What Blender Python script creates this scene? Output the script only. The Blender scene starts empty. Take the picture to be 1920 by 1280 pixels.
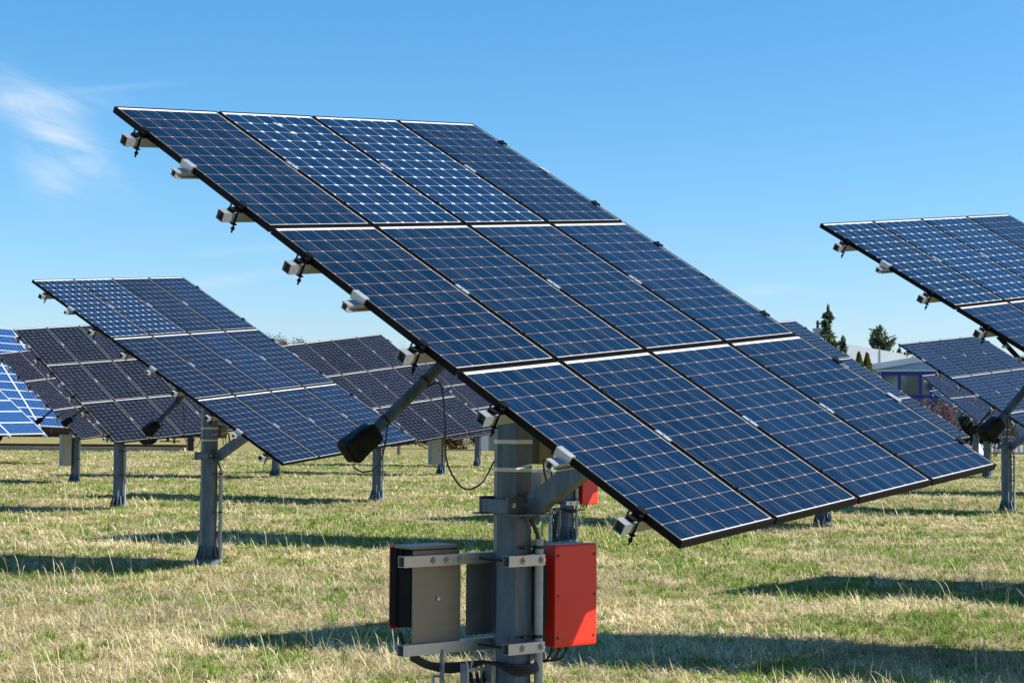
import bpy, bmesh, math, random
import numpy as np
from mathutils import Matrix, Vector
R = math.radians
random.seed(7); rng = np.random.default_rng(11)
scene = bpy.context.scene
col = scene.collection

# ------------------------------------------------------------------ camera
CAM_H = 2.063
PITCH, ROLL = 0.0425904, 0.0077451
cam_d = bpy.data.cameras.new('camera'); cam = bpy.data.objects.new('camera', cam_d); col.objects.link(cam)
cam_d.sensor_width = 36.0; cam_d.lens = 3399.07 / 1920 * 36
cam_d.clip_start = 0.1; cam_d.clip_end = 6000
_r = Vector((1, 0, 0)); _f = Vector((0, math.cos(PITCH), math.sin(PITCH))); _u = Vector((0, -math.sin(PITCH), math.cos(PITCH)))
_r2 = math.cos(ROLL) * _r + math.sin(ROLL) * _u; _u2 = math.cos(ROLL) * _u - math.sin(ROLL) * _r
cm = Matrix((_r2, _u2, -_f)).transposed().to_4x4(); cm.translation = (0, 0, CAM_H)
cam.matrix_world = cm
scene.camera = cam

# ------------------------------------------------------------------ light
SUN_BEAR, SUN_EL = R(89.2), R(33.7)            # bearing from +Y towards +X
sun_dir = Vector((math.sin(SUN_BEAR) * math.cos(SUN_EL), math.cos(SUN_BEAR) * math.cos(SUN_EL), math.sin(SUN_EL)))
sd = bpy.data.lights.new('sun', 'SUN'); sd.energy = 5.0; sd.angle = R(0.5); sd.color = (1.0, 0.95, 0.86)
so = bpy.data.objects.new('sun', sd); col.objects.link(so)
so.rotation_euler = sun_dir.to_track_quat('Z', 'Y').to_euler()

world = bpy.data.worlds.new('World'); scene.world = world; world.use_nodes = True
nt = world.node_tree; N = nt.nodes; L = nt.links; N.clear()
out = N.new('ShaderNodeOutputWorld'); bg = N.new('ShaderNodeBackground')
sky = N.new('ShaderNodeTexSky'); sky.sky_type = 'NISHITA'; sky.sun_disc = False
sky.sun_elevation = SUN_EL; sky.sun_rotation = SUN_BEAR
sky.altitude = 300; sky.air_density = 1.0; sky.dust_density = 0.35; sky.ozone_density = 2.4
bg.inputs['Strength'].default_value = 0.066
# thin cirrus wisps, placed by compass direction and height above the horizon
tc = N.new('ShaderNodeTexCoord'); sep = N.new('ShaderNodeSeparateXYZ'); L.new(tc.outputs['Generated'], sep.inputs[0])
def wmath(op, a, b=None, c=None, clamp=False):
    m = N.new('ShaderNodeMath'); m.operation = op; m.use_clamp = clamp
    for i, v in enumerate((a, b, c)):
        if v is None: continue
        if isinstance(v, (int, float)): m.inputs[i].default_value = v
        else: L.new(v, m.inputs[i])
    return m.outputs[0]
az = wmath('ARCTAN2', sep.outputs[0], sep.outputs[1]); el = wmath('ARCSINE', sep.outputs[2])
def spot(a0, e0, wa, we, tilt=0.0):
    da = wmath('SUBTRACT', az, R(a0)); de = wmath('SUBTRACT', el, R(e0))
    de = wmath('SUBTRACT', de, wmath('MULTIPLY', da, tilt))
    q = wmath('ADD', wmath('POWER', wmath('MULTIPLY', da, 1 / R(wa)), 2.0), wmath('POWER', wmath('MULTIPLY', de, 1 / R(we)), 2.0))
    return wmath('POWER', 2.718, wmath('MULTIPLY', q, -1.0))
spots = [(spot(-15.0, 9.55, 2.2, 0.42, 0.02), .46), (spot(-14.2, 8.75, 1.6, 0.8, -0.7), .66), (spot(-14.3, 7.7, 0.9, 0.9, -0.25), .58),
         (spot(-12.6, 10.05, 1.9, 0.10, 0.12), .16), (spot(-9.0, 4.25, 1.8, .2, 0.15), .28), (spot(-8.3, 5.2, 1.5, .15, 0.1), .2), (spot(7.6, 4.05, 1.3, .18, 0.05), .3),
         (spot(-30, 14, 9, 3, .3), .6), (spot(28, 12, 8, 2, -.2), .5)]
acc = None
for s_, w_ in spots:
    t_ = wmath('MULTIPLY', s_, w_); acc = t_ if acc is None else wmath('ADD', acc, t_)
comb = N.new('ShaderNodeCombineXYZ'); L.new(wmath('MULTIPLY', az, 9.0), comb.inputs[0]); L.new(wmath('MULTIPLY', wmath('SUBTRACT', el, wmath('MULTIPLY', az, -0.35)), 34.0), comb.inputs[1])
nz = N.new('ShaderNodeTexNoise'); nz.inputs['Scale'].default_value = 1.7; nz.inputs['Detail'].default_value = 7; nz.inputs['Roughness'].default_value = .6; nz.inputs['Distortion'].default_value = 1.2
L.new(comb.outputs[0], nz.inputs['Vector'])
nmap = wmath('MULTIPLY', wmath('SUBTRACT', nz.outputs[0], 0.25), 2.0, clamp=True)
cf = wmath('MULTIPLY', acc, nmap, clamp=True)
mix = N.new('ShaderNodeMix'); mix.data_type = 'RGBA'
# polarised look of the clear sky: deeper red falloff away from the horizon
sr = N.new('ShaderNodeSeparateColor'); L.new(sky.outputs[0], sr.inputs[0]); cc = N.new('ShaderNodeCombineColor'); SS = 0.15
for ch_, (ga, pw) in enumerate(((.88, 1.56), (.905, 1.01), (1.15, 1.0))):
    L.new(wmath('MULTIPLY', wmath('POWER', wmath('MULTIPLY', sr.outputs[ch_], SS), pw), ga / SS), cc.inputs[ch_])
L.new(cf, mix.inputs['Factor']); L.new(cc.outputs[0], mix.inputs['A']); mix.inputs['B'].default_value = (6.2, 6.6, 7.0, 1)
L.new(mix.outputs['Result'], bg.inputs[0]); L.new(bg.outputs[0], out.inputs[0])

scene.view_settings.view_transform = 'Standard'; scene.view_settings.look = 'None'
scene.view_settings.exposure = 1.2; scene.view_settings.gamma = 1.0

# ------------------------------------------------------------------ helpers
def tag(o, label=None, cat=None, group=None, kind=None):
    if label: o['label'] = label
    if cat: o['category'] = cat
    if group: o['group'] = group
    if kind: o['kind'] = kind
    return o
def empty(name, loc=(0, 0, 0), rz=0.0):
    o = bpy.data.objects.new(name, None); col.objects.link(o); o.location = loc; o.rotation_euler = (0, 0, rz); o.empty_display_size = .2
    return o
def place(me, name, parent=None, mat=None):
    o = bpy.data.objects.new(name, me); col.objects.link(o)
    if parent: o.parent = parent
    if mat is not None: o.matrix_basis = mat
    return o
class MB:
    """collects shapes, then becomes one mesh"""
    def __init__(s): s.v = []; s.f = []
    def add(s, vs, fs):
        n = len(s.v); s.v += [tuple(p) for p in vs]; s.f += [tuple(i + n for i in f) for f in fs]
    def box(s, x0, x1, y0, y1, z0, z1):
        s.add([(x0, y0, z0), (x1, y0, z0), (x1, y1, z0), (x0, y1, z0), (x0, y0, z1), (x1, y0, z1), (x1, y1, z1), (x0, y1, z1)],
              [(3, 2, 1, 0), (4, 5, 6, 7), (0, 1, 5, 4), (1, 2, 6, 5), (2, 3, 7, 6), (3, 0, 4, 7)])
    def tube(s, pts, r, n=8, r2=None, cap=True):
        pts = [Vector(p) for p in pts]; m = len(pts); rings = []
        rr = [r + ((r if r2 is None else r2) - r) * i / max(1, m - 1) for i in range(m)]
        up = Vector((0, 0, 1)); prev = None
        for i, p in enumerate(pts):
            d = (pts[min(i + 1, m - 1)] - pts[max(i - 1, 0)]).normalized()
            a = d.cross(up) if prev is None else prev - d * prev.dot(d)
            if a.length < 1e-4: a = d.cross(Vector((1, 0, 0)))
            a.normalize(); b = d.cross(a); prev = a
            rings.append([p + rr[i] * (math.cos(t) * a + math.sin(t) * b) for t in [2 * math.pi * k / n for k in range(n)]])
        vs = [q for rg in rings for q in rg]; fs = []
        for i in range(m - 1):
            for k in range(n): fs.append((i * n + k, i * n + (k + 1) % n, (i + 1) * n + (k + 1) % n, (i + 1) * n + k))
        if cap: fs.append(tuple(range(n))[::-1]); fs.append(tuple((m - 1) * n + k for k in range(n)))
        s.add(vs, fs)
    def hollow(s, a, b, w, h, t, up=Vector((0, 0, 1))):
        """square hollow section from a to b, open ends"""
        a = Vector(a); b = Vector(b); d = (b - a).normalized(); x = d.cross(up).normalized(); y = x.cross(d)
        c = [(-1, -1), (1, -1), (1, 1), (-1, 1)]; vs = []
        for p in (a, b):
            for k in (0, 1):
                for cx, cy in c: vs.append(p + x * cx * (w / 2 - k * t) + y * cy * (h / 2 - k * t))
        fs = []
        for i in range(4):
            j = (i + 1) % 4
            fs += [(i, j, 8 + j, 8 + i), (4 + j, 4 + i, 12 + i, 12 + j), (j, i, 4 + i, 4 + j), (8 + i, 8 + j, 12 + j, 12 + i)]
        s.add(vs, fs)
    def prism(s, outline, z0, z1):
        n = len(outline); s.add([(x, y, z0) for x, y in outline] + [(x, y, z1) for x, y in outline],
            [tuple(range(n))[::-1], tuple(range(n, 2 * n))] + [(i, (i + 1) % n, n + (i + 1) % n, n + i) for i in range(n)])
    def mesh(s, name, mat, smooth=False, bevel=0, seg=2):
        me = bpy.data.meshes.new(name); me.from_pydata(s.v, [], s.f); me.validate()
        bm = bmesh.new(); bm.from_mesh(me)
        bmesh.ops.recalc_face_normals(bm, faces=bm.faces)
        if bevel: bmesh.ops.bevel(bm, geom=bm.edges[:], offset=bevel, segments=seg, affect='EDGES', profile=.6, clamp_overlap=True)
        bm.to_mesh(me); bm.free()
        if mat: me.materials.append(mat)
        if smooth:
            for p in me.polygons: p.use_smooth = True
        me.update(); return me
def obj(name, mb, mat, parent=None, **k): return place(mb.mesh(name, mat, **k), name, parent)

def new_mat(name):
    m = bpy.data.materials.new(name); m.use_nodes = True; m.node_tree.nodes.clear()
    return m, m.node_tree.nodes, m.node_tree.links
def simple(name, c, rough=.5, metal=0.0, var=.15, scale=6.0, bump=0.0, spec=.5, c2=None, stretch=(1, 1, 1)):
    m, n, l = new_mat(name); o = n.new('ShaderNodeOutputMaterial'); b = n.new('ShaderNodeBsdfPrincipled'); l.new(b.outputs[0], o.inputs[0])
    t = n.new('ShaderNodeTexCoord'); mp = n.new('ShaderNodeMapping'); mp.inputs['Scale'].default_value = stretch; l.new(t.outputs['Object'], mp.inputs[0])
    z = n.new('ShaderNodeTexNoise'); z.inputs['Scale'].default_value = scale; z.inputs['Detail'].default_value = 6; z.inputs['Roughness'].default_value = .65; l.new(mp.outputs[0], z.inputs['Vector'])
    cr = n.new('ShaderNodeValToRGB'); l.new(z.outputs[0], cr.inputs[0])
    a = [max(0, x * (1 - var)) for x in c]; d = [x * (1 + var) for x in (c2 or c)]
    cr.color_ramp.elements[0].position = .3; cr.color_ramp.elements[1].position = .7
    cr.color_ramp.elements[0].color = (*a, 1); cr.color_ramp.elements[1].color = (*d, 1)
    l.new(cr.outputs[0], b.inputs['Base Color'])
    mr = n.new('ShaderNodeMapRange'); l.new(z.outputs[0], mr.inputs[0]); mr.inputs[3].default_value = max(.02, rough - .12); mr.inputs[4].default_value = min(1, rough + .12); l.new(mr.outputs[0], b.inputs['Roughness'])
    b.inputs['Metallic'].default_value = metal; b.inputs['Specular IOR Level'].default_value = spec
    if bump:
        bp = n.new('ShaderNodeBump'); bp.inputs['Strength'].default_value = bump; bp.inputs['Distance'].default_value = .02; l.new(z.outputs[0], bp.inputs['Height']); l.new(bp.outputs[0], b.inputs['Normal'])
    return m
MT = {}
MT['galv'] = simple('galvanised_steel', (.085, .122, .160), .50, .30, .40, 3.0, .05, stretch=(6, 6, 1))
MT['galv_bright'] = simple('zinc_steel', (.30, .33, .36), .42, .45, .18, 8.0)
MT['alu'] = simple('aluminium', (.42, .44, .46), .36, .6, .08, 20)
MT['alu_plate'] = simple('aluminium_plate', (.20, .195, .165), .42, .6, .10, 3, stretch=(1, 1, 5))
MT['frame'] = simple('black_anodised', (.005, .005, .0055), .55, 0, .2, 10, spec=.1)
MT['black'] = simple('black_plastic', (.004, .004, .0045), .5, 0, .3, 12, .15, spec=.22)
MT['rubber'] = simple('black_rubber', (.014, .014, .015), .55, 0, .2, 20)
MT['cable'] = simple('cable_sheath', (.03, .03, .032), .5, 0, .2, 20)
MT['heatsink'] = simple('heatsink_black', (.003, .003, .0035), .6, 0, .2, 20, spec=.12)
MT['red'] = simple('red_powder_coat', (.70, .022, .009), .36, 0, .05, 4)
MT['casing'] = simple('grey_casing', (.10, .12, .14), .5, .1, .1, 10)
MT['white_plastic'] = simple('white_plastic', (.72, .73, .72), .5, 0, .05, 8)
MT['tape'] = simple('white_tape', (.62, .62, .60), .5, 0, .05, 8)
MT['cabinet'] = simple('cabinet_paint', (.30, .30, .26), .5, 0, .06, 4)
MT['olive'] = simple('olive_box', (.17, .15, .08), .5, .2, .15, 10)
MT['bolt'] = simple('bolt_zinc', (.45, .45, .44), .4, .7, .2, 20)
MT['back'] = simple('white_backsheet', (.5, .5, .5), .6)

def cell_material(name, line, cell, chamfer, gap):
    m, n, l = new_mat(name); o = n.new('ShaderNodeOutputMaterial'); b = n.new('ShaderNodeBsdfPrincipled'); l.new(b.outputs[0], o.inputs[0])
    uv = n.new('ShaderNodeUVMap'); sp = n.new('ShaderNodeSeparateXYZ'); l.new(uv.outputs[0], sp.inputs[0])
    def M(op, a, c=None, d=None, clamp=False):
        k = n.new('ShaderNodeMath'); k.operation = op; k.use_clamp = clamp
        for i, v in enumerate((a, c, d)):
            if v is None: continue
            if isinstance(v, (int, float)): k.inputs[i].default_value = v
            else: l.new(v, k.inputs[i])
        return k.outputs[0]
    P = .12885; PY = .12745; mx, my = .01745, .0350
    p = M('DIVIDE', M('SUBTRACT', sp.outputs[0], mx), P); q = M('DIVIDE', M('SUBTRACT', sp.outputs[1], my), PY)
    fx = M('FRACT', p); fy = M('FRACT', q)
    ax = M('MULTIPLY', M('MINIMUM', fx, M('SUBTRACT', 1.0, fx)), P); ay = M('MULTIPLY', M('MINIMUM', fy, M('SUBTRACT', 1.0, fy)), P)
    inx = M('MULTIPLY', M('GREATER_THAN', p, 0.0), M('LESS_THAN', p, 6.0)); iny = M('MULTIPLY', M('GREATER_THAN', q, 0.0), M('LESS_THAN', q, 12.0))
    inside = M('MULTIPLY', inx, iny)
    cellm = M('MULTIPLY', M('MULTIPLY', M('GREATER_THAN', ax, gap), M('GREATER_THAN', ay, gap * .95)), M('GREATER_THAN', M('ADD', ax, ay), chamfer))
    cellm = M('MULTIPLY', cellm, inside)
    # busbars
    bx = M('MINIMUM', M('ABSOLUTE', M('SUBTRACT', fx, .27)), M('ABSOLUTE', M('SUBTRACT', fx, .73)))
    bus = M('LESS_THAN', bx, .0085)
    ob = n.new('ShaderNodeObjectInfo')
    # per cell tint
    ci = n.new('ShaderNodeCombineXYZ'); l.new(M('FLOOR', p), ci.inputs[0]); l.new(M('FLOOR', q), ci.inputs[1]); l.new(M('MULTIPLY', ob.outputs['Random'], 57.0), ci.inputs[2])
    wn = n.new('ShaderNodeTexWhiteNoise'); wn.noise_dimensions = '3D'; l.new(ci.outputs[0], wn.inputs['Vector'])
    tone = M('ADD', M('MULTIPLY', wn.outputs['Value'], .35), .82)
    tone = M('MULTIPLY', tone, M('ADD', M('MULTIPLY', ob.outputs['Random'], .55), .74))
    cv = n.new('ShaderNodeVectorMath'); cv.operation = 'SCALE'; cv.inputs[0].default_value = cell; l.new(tone, cv.inputs['Scale'])
    # streaky dust on the glass
    cmb = n.new('ShaderNodeCombineXYZ'); l.new(M('MULTIPLY', sp.outputs[0], 30.0), cmb.inputs[0]); l.new(M('MULTIPLY', sp.outputs[1], 5.0), cmb.inputs[1]); l.new(M('MULTIPLY', ob.outputs['Random'], 91.0), cmb.inputs[2])
    dn = n.new('ShaderNodeTexNoise'); dn.inputs['Scale'].default_value = 1.0; dn.inputs['Detail'].default_value = 5; l.new(cmb.outputs[0], dn.inputs['Vector'])
    busm = M('MULTIPLY', M('MULTIPLY', bus, cellm), M('MULTIPLY', M('SUBTRACT', dn.outputs[0], .25, clamp=True), 1.3, clamp=True))
    def mixc(f, A, B):
        k = n.new('ShaderNodeMix'); k.data_type = 'RGBA'; l.new(f, k.inputs['Factor'])
        for s, v in (('A', A), ('B', B)):
            if isinstance(v, tuple): k.inputs[s].default_value = (*v, 1)
            else: l.new(v, k.inputs[s])
        return k.outputs['Result']
    edge = mixc(inside, (.54, .53, .50), line)
    c1 = mixc(cellm, edge, cv.outputs[0])
    c2 = mixc(busm, c1, (.05, .075, .125))
    dust = M('MULTIPLY', M('SUBTRACT', dn.outputs[0], .46, clamp=True), .09)
    c3 = mixc(dust, c2, (.45, .45, .42))
    l.new(c3, b.inputs['Base Color'])
    b.inputs['IOR'].default_value = 1.42
    rr = M('ADD', M('MULTIPLY', dn.outputs[0], .08), .08); l.new(rr, b.inputs['Roughness'])
    return m
MT['cell_warm'] = cell_material('cells_copper_grid', (.37, .25, .155), (.0012, .0080, .0250), .0094, .0010)
MT['cell_dark'] = cell_material('cells_charcoal_grid', (.33, .25, .18), (.0048, .0066, .014), .0092, .0008)
MT['cell_white'] = cell_material('cells_white_grid', (.50, .52, .55), (.0012, .0105, .036), .0165, .0010)

# ------------------------------------------------------------------ ground
def vnoise(x, y, seed):
    g = np.random.default_rng(seed).random((256, 256)); xi = np.floor(x).astype(int); yi = np.floor(y).astype(int)
    fx = x - xi; fy = y - yi; fx = fx * fx * (3 - 2 * fx); fy = fy * fy * (3 - 2 * fy)
    a = g[xi % 256, yi % 256]; b = g[(xi + 1) % 256, yi % 256]; c = g[xi % 256, (yi + 1) % 256]; d = g[(xi + 1) % 256, (yi + 1) % 256]
    return (a * (1 - fx) + b * fx) * (1 - fy) + (c * (1 - fx) + d * fx) * fy
def fbm(x, y, seed, oct=4):
    s = 0; w = .5; t = 0
    for k in range(oct): s = s + w * vnoise(x * 2 ** k, y * 2 ** k, seed + k); t += w; w *= .55
    return s / t
def gz(x, y): # gentle unevenness of the field
    return .10 * (fbm(np.asarray(x) * .22 + 40, np.asarray(y) * .22 + 40, 3, 3) - .5) + .05 * (fbm(np.asarray(x) * 1.1 + 9, np.asarray(y) * 1.1 + 9, 5, 2) - .5)

m, n, l = new_mat('field_soil'); o_ = n.new('ShaderNodeOutputMaterial'); b_ = n.new('ShaderNodeBsdfPrincipled'); l.new(b_.outputs[0], o_.inputs[0]); b_.inputs['Roughness'].default_value = .95; b_.inputs['Specular IOR Level'].default_value = .1
t_ = n.new('ShaderNodeTexCoord'); z1 = n.new('ShaderNodeTexNoise'); z1.inputs['Scale'].default_value = .35; z1.inputs['Detail'].default_value = 8; z1.inputs['Roughness'].default_value = .7; l.new(t_.outputs['Object'], z1.inputs['Vector'])
z2 = n.new('ShaderNodeTexNoise'); z2.inputs['Scale'].default_value = 14; z2.inputs['Detail'].default_value = 8; l.new(t_.outputs['Object'], z2.inputs['Vector'])
r1 = n.new('ShaderNodeValToRGB'); l.new(z1.outputs[0], r1.inputs[0]); r1.color_ramp.elements[0].position = .38; r1.color_ramp.elements[1].position = .58
r1.color_ramp.elements[0].color = (.20, .22, .055, 1); r1.color_ramp.elements[1].color = (.34, .27, .13, 1)
r2 = n.new('ShaderNodeValToRGB'); l.new(z2.outputs[0], r2.inputs[0]); r2.color_ramp.elements[0].position = .3; r2.color_ramp.elements[1].position = .7
r2.color_ramp.elements[0].color = (.45, .45, .45, 1); r2.color_ramp.elements[1].color = (1.1, 1.1, 1.1, 1)
mm = n.new('ShaderNodeMix'); mm.data_type = 'RGBA'; mm.blend_type = 'MULTIPLY'; mm.inputs['Factor'].default_value = 1; l.new(r1.outputs[0], mm.inputs['A']); l.new(r2.outputs[0], mm.inputs['B']); l.new(mm.outputs['Result'], b_.inputs['Base Color'])
bp = n.new('ShaderNodeBump'); bp.inputs['Strength'].default_value = .8; bp.inputs['Distance'].default_value = .08; l.new(z2.outputs[0], bp.inputs['Height']); l.new(bp.outputs[0], b_.inputs['Normal'])
MT['soil'] = m
def grid_axis(lo, hi, near_lo, near_hi, d): 
    a = list(np.arange(near_lo, near_hi + d, d)); x = near_hi; s = d
    while x < hi: s *= 1.5; x += s; a.append(x)
    x = near_lo; s = d
    while x > lo: s *= 1.5; x -= s; a.insert(0, x)
    return np.array(a)
gx = grid_axis(-4000, 4000, -36, 36, .6); gy = grid_axis(-2000, 5000, 6, 100, .6)
XX, YY = np.meshgrid(gx, gy); ZZ = gz(XX, YY) * ((np.abs(XX) < 40) & (YY > 5) & (YY < 102))
nx, ny = len(gx), len(gy)
gv = np.stack([XX, YY, ZZ], -1).reshape(-1, 3)
idx = np.arange(nx * ny).reshape(ny, nx)
gf = np.stack([idx[:-1, :-1], idx[:-1, 1:], idx[1:, 1:], idx[1:, :-1]], -1).reshape(-1, 4)
me = bpy.data.meshes.new('ground'); me.from_pydata(gv.tolist(), [], gf.tolist()); me.materials.append(MT['soil'])
for p in me.polygons: p.use_smooth = True
tag(place(me, 'ground'), kind='structure')

# ------------------------------------------------------------------ solar trackers
PU, PV = .828, 1.6051; MW, ML, TH = .808, 1.585, .040
HC = 2.859; OFFU, OFFF = -.10376, -.24747
def axes(az, ti, rho):
    nn = Vector((math.sin(az) * math.sin(ti), -math.cos(az) * math.sin(ti), math.cos(ti))); u = Vector((math.cos(az), math.sin(az), 0)); v = -nn.cross(u)
    c, s = math.cos(rho), math.sin(rho)
    return c * u + s * v, c * v - s * u, nn
# --- meshes in the array frame: x = along a row, y = up the slope (so y = -v), z = normal, top of frames at z = 0
def module_meshes():
    fr = MB(); w = .012
    fr.box(-MW / 2, MW / 2, ML / 2 - w, ML / 2, -TH, 0); fr.box(-MW / 2, MW / 2, -ML / 2, -ML / 2 + w, -TH, 0)
    fr.box(-MW / 2, -MW / 2 + w, -ML / 2 + w, ML / 2 - w, -TH, 0); fr.box(MW / 2 - w, MW / 2, -ML / 2 + w, ML / 2 - w, -TH, 0)
    fm = fr.mesh('solar_module', MT['frame'])
    gl = []
    for k in ('cell_warm', 'cell_white', 'cell_dark'):
        g = bpy.data.meshes.new('cell_glass'); x, y = MW / 2 - w, ML / 2 - w
        vs = [(-x, -y, -.0025), (x, -y, -.0025), (x, y, -.0025), (-x, y, -.0025)] + [(-x, -y, -.0075), (x, -y, -.0075), (x, y, -.0075), (-x, y, -.0075)]
        g.from_pydata(vs, [], [(0, 1, 2, 3), (7, 6, 5, 4)])
        lay = g.uv_layers.new(name='UVMap')
        for p in g.polygons:
            for li in p.loop_indices:
                c = g.vertices[g.loops[li].vertex_index].co; lay.data[li].uv = (c.x + MW / 2, ML / 2 - c.y)
        g.materials.append(MT[k]); g.materials.append(MT['back']); g.polygons[1].material_index = 1
        gl.append(g)
    return fm, gl
ME_FRAME, ME_GLASS = module_meshes()
HALF = 2 * PU
t = MB(); t.hollow((-HALF - .125, 0, -TH - .033), (HALF + .125, 0, -TH - .033), .06, .06, .004, Vector((0, 0, 1))); ME_RAIL = t.mesh('steel_rail', MT['galv_bright'])
t = MB(); t.box(-.004, .004, -.0255, .0255, -TH - .0585, -TH - .0075); ME_END_SHADE = t.mesh('end_shade', MT['rubber'])  # black block, no rubber part: stands in for shade inside the open rail end
t = MB()
t.hollow((-HALF - .085, 0, -TH - .024), (HALF + .085, 0, -TH - .024), .042, .042, .005)
t.box(-HALF - .085, HALF + .085, -.030, -.022, -TH - .012, -TH - .004); t.box(-HALF - .085, HALF + .085, .022, .030, -TH - .012, -TH - .004); t.box(-HALF - .085, HALF + .085, -.034, -.022, -TH - .044, -TH - .036)
ME_ALU = t.mesh('aluminium_rail', MT['alu'])
def clamp_mesh(w, ln, mat, z0):   # sits over the gap between two modules
    t = MB(); t.box(-w / 2, w / 2, -ln / 2, ln / 2, .0015, .0055); t.box(-.006, .006, -ln / 2, ln / 2, z0, .0015); t.tube([(0, 0, .0055), (0, 0, .012)], .007, 6)
    return t.mesh('module_clamp', mat)
ME_CL_BRIGHT = clamp_mesh(.030, .105, MT['alu'], -TH); ME_CL_DARK = clamp_mesh(.026, .05, MT['frame'], -TH)
t = MB(); t.box(-.020, .004, -.05, .05, -TH - .004, .0); t.box(-.020, .022, -.05, .05, .0, .005); ME_ENDCL = t.mesh('end_clamp', MT['alu'])
t = MB(); t.box(-.018, .022, -.03, .03, .0015, .006); t.box(-.02, -.003, -.03, .03, -TH - .004, .006); t.box(-.075, -.003, -.022, .022, -TH - .004, -TH + .012)
t.tube([(-.045, -.036, -TH + .03), (-.045, -.036, -TH - .125)], .0055, 6); t.tube([(-.045, -.036, -TH - .105), (-.045, -.036, -TH - .092)], .012, 6)
t.tube([(-.045, .036, -TH + .025), (-.045, .036, -TH - .085)], .0055, 6); t.box(-.06, -.03, -.045, .045, -TH - .075, -TH - .069)
t.tube([(-.045, -.036, -TH + .028), (-.045, -.036, -TH + .04)], .010, 6); ME_HOOK = t.mesh('hook_clamp', MT['frame'])
t = MB(); t.box(-.06, .06, -2.15, 1.75, -.245, -.115); ME_AXLE = t.mesh('axle_beam', MT['galv'])
# --- meshes in the post frame: x = along the row, -y = the side the panel faces, z up, origin on the ground
def hexagon(r, a0=0.0): return [(r * math.cos(a0 + k * math.pi / 3), r * math.sin(a0 + k * math.pi / 3)) for k in range(6)]
PR = .124
t = MB(); t.prism(hexagon(PR, 0), .02, 2.47); ME_POST = t.mesh('post', MT['galv'], bevel=.004)
t = MB(); t.prism([(.195 * math.cos(k * math.pi / 12), .195 * math.sin(k * math.pi / 12)) for k in range(24)], -.10, .05)
t.prism([(.185 * math.cos(k * math.pi / 12), .185 * math.sin(k * math.pi / 12)) for k in range(24)], .05, .075)
for k in range(12):
    a = k * math.pi / 6; c, s = math.cos(a), math.sin(a); h = .006
    P = [(.10, .07), (.178, .07), (.178, .09), (.125, .27), (.10, .27)]
    vs = [(r * c - h * s * sg, r * s + h * c * sg, z) for sg in (1, -1) for r, z in P]
    t.add(vs, [(0, 1, 2, 3, 4), (9, 8, 7, 6, 5)] + [(i, (i + 1) % 5, 5 + (i + 1) % 5, 5 + i) for i in range(5)])
    a += math.pi / 12; t.tube([(.166 * math.cos(a), .166 * math.sin(a), .05), (.166 * math.cos(a), .166 * math.sin(a), .095)], .012, 6)
ME_FLANGE = t.mesh('base_flange', MT['galv'])
CZ = 1.52
t = MB(); t.box(-.155, .155, -.135, -.123, CZ - .055, CZ + .055); t.box(-.155, .155, -.215, -.135, CZ - .055, CZ - .045)
t.box(-.155, .155, .123, .135, CZ - .055, CZ + .055); t.box(-.155, .155, .135, .2, CZ - .055, CZ - .045)
t.box(-.150, -.140, -.123, .123, CZ - .04, CZ + .04); t.box(.140, .150, -.123, .123, CZ - .04, CZ + .04)
ME_COLLAR = t.mesh('collar', MT['galv'])
t = MB(); t.tube([(0, -.135, 0), (0, -.150, 0)], .017, 6); t.tube([(0, -.15, 0), (0, -.157, 0)], .010, 8); ME_BOLT = t.mesh('bolt', MT['bolt'])
t = MB(); t.hollow((.03, -.10, CZ - .03), (.10, -1.24, CZ + .62), .085, .125, .006); ME_BRACE = t.mesh('brace', MT['galv'])
t = MB(); t.hollow((0, .02, 2.40), (0, .02, 2.58), .14, .14, .01, Vector((0, 1, 0))); t.box(-.15, .15, -.13, .13, 2.47, 2.49); ME_HEAD = t.mesh('post_head', MT['galv'])
cx, cy = .088, -.150
t = MB(); t.tube([(cx, cy, .03), (cx, cy, 1.32)], .027, 12); ME_CONDUIT = t.mesh('conduit', MT['galv_bright'])
t = MB(); t.tube([(cx, cy, -.010), (cx, cy, .010)], .031, 12); t.box(cx - .125, cx - .02, cy + .018, cy + .026, -.006, .006); t.tube([(cx - .12, cy + .02, 0), (cx - .12, cy - .012, 0)], .010, 8); ME_STRAP = t.mesh('pipe_strap', MT['rubber'])
t = MB(); t.prism(hexagon(PR + .003, 0), -.013, .013); ME_BAND = t.mesh('tape_band', MT['tape'], bevel=.004)
t = MB(); t.box(.15, .27, -.075, .075, 1.77, 1.95); ME_CTRL = t.mesh('control_box', MT['olive'], bevel=.006)
t = MB(); t.box(.16, .285, -.08, .05, 1.57, 1.72); ME_JBOX = t.mesh('junction_box', MT['white_plastic'], bevel=.008)
P0 = Vector((-1.235, -.24, 1.965)); P1 = Vector((-.35, -.24, 2.685)); AD = (P1 - P0).normalized()
t = MB(); t.tube([P0 - AD * .06, P1], .034, 16); t.tube([P0 - AD * .03, P0 + AD * .015], .042, 12); ME_ACT = t.mesh('actuator_tube', MT['galv'], smooth=False)
t = MB()
t.tube([P0, P0 + AD * .016], .037, 14)
ME_ASTRAP = t.mesh('tube_strap', MT['rubber'])
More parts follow.
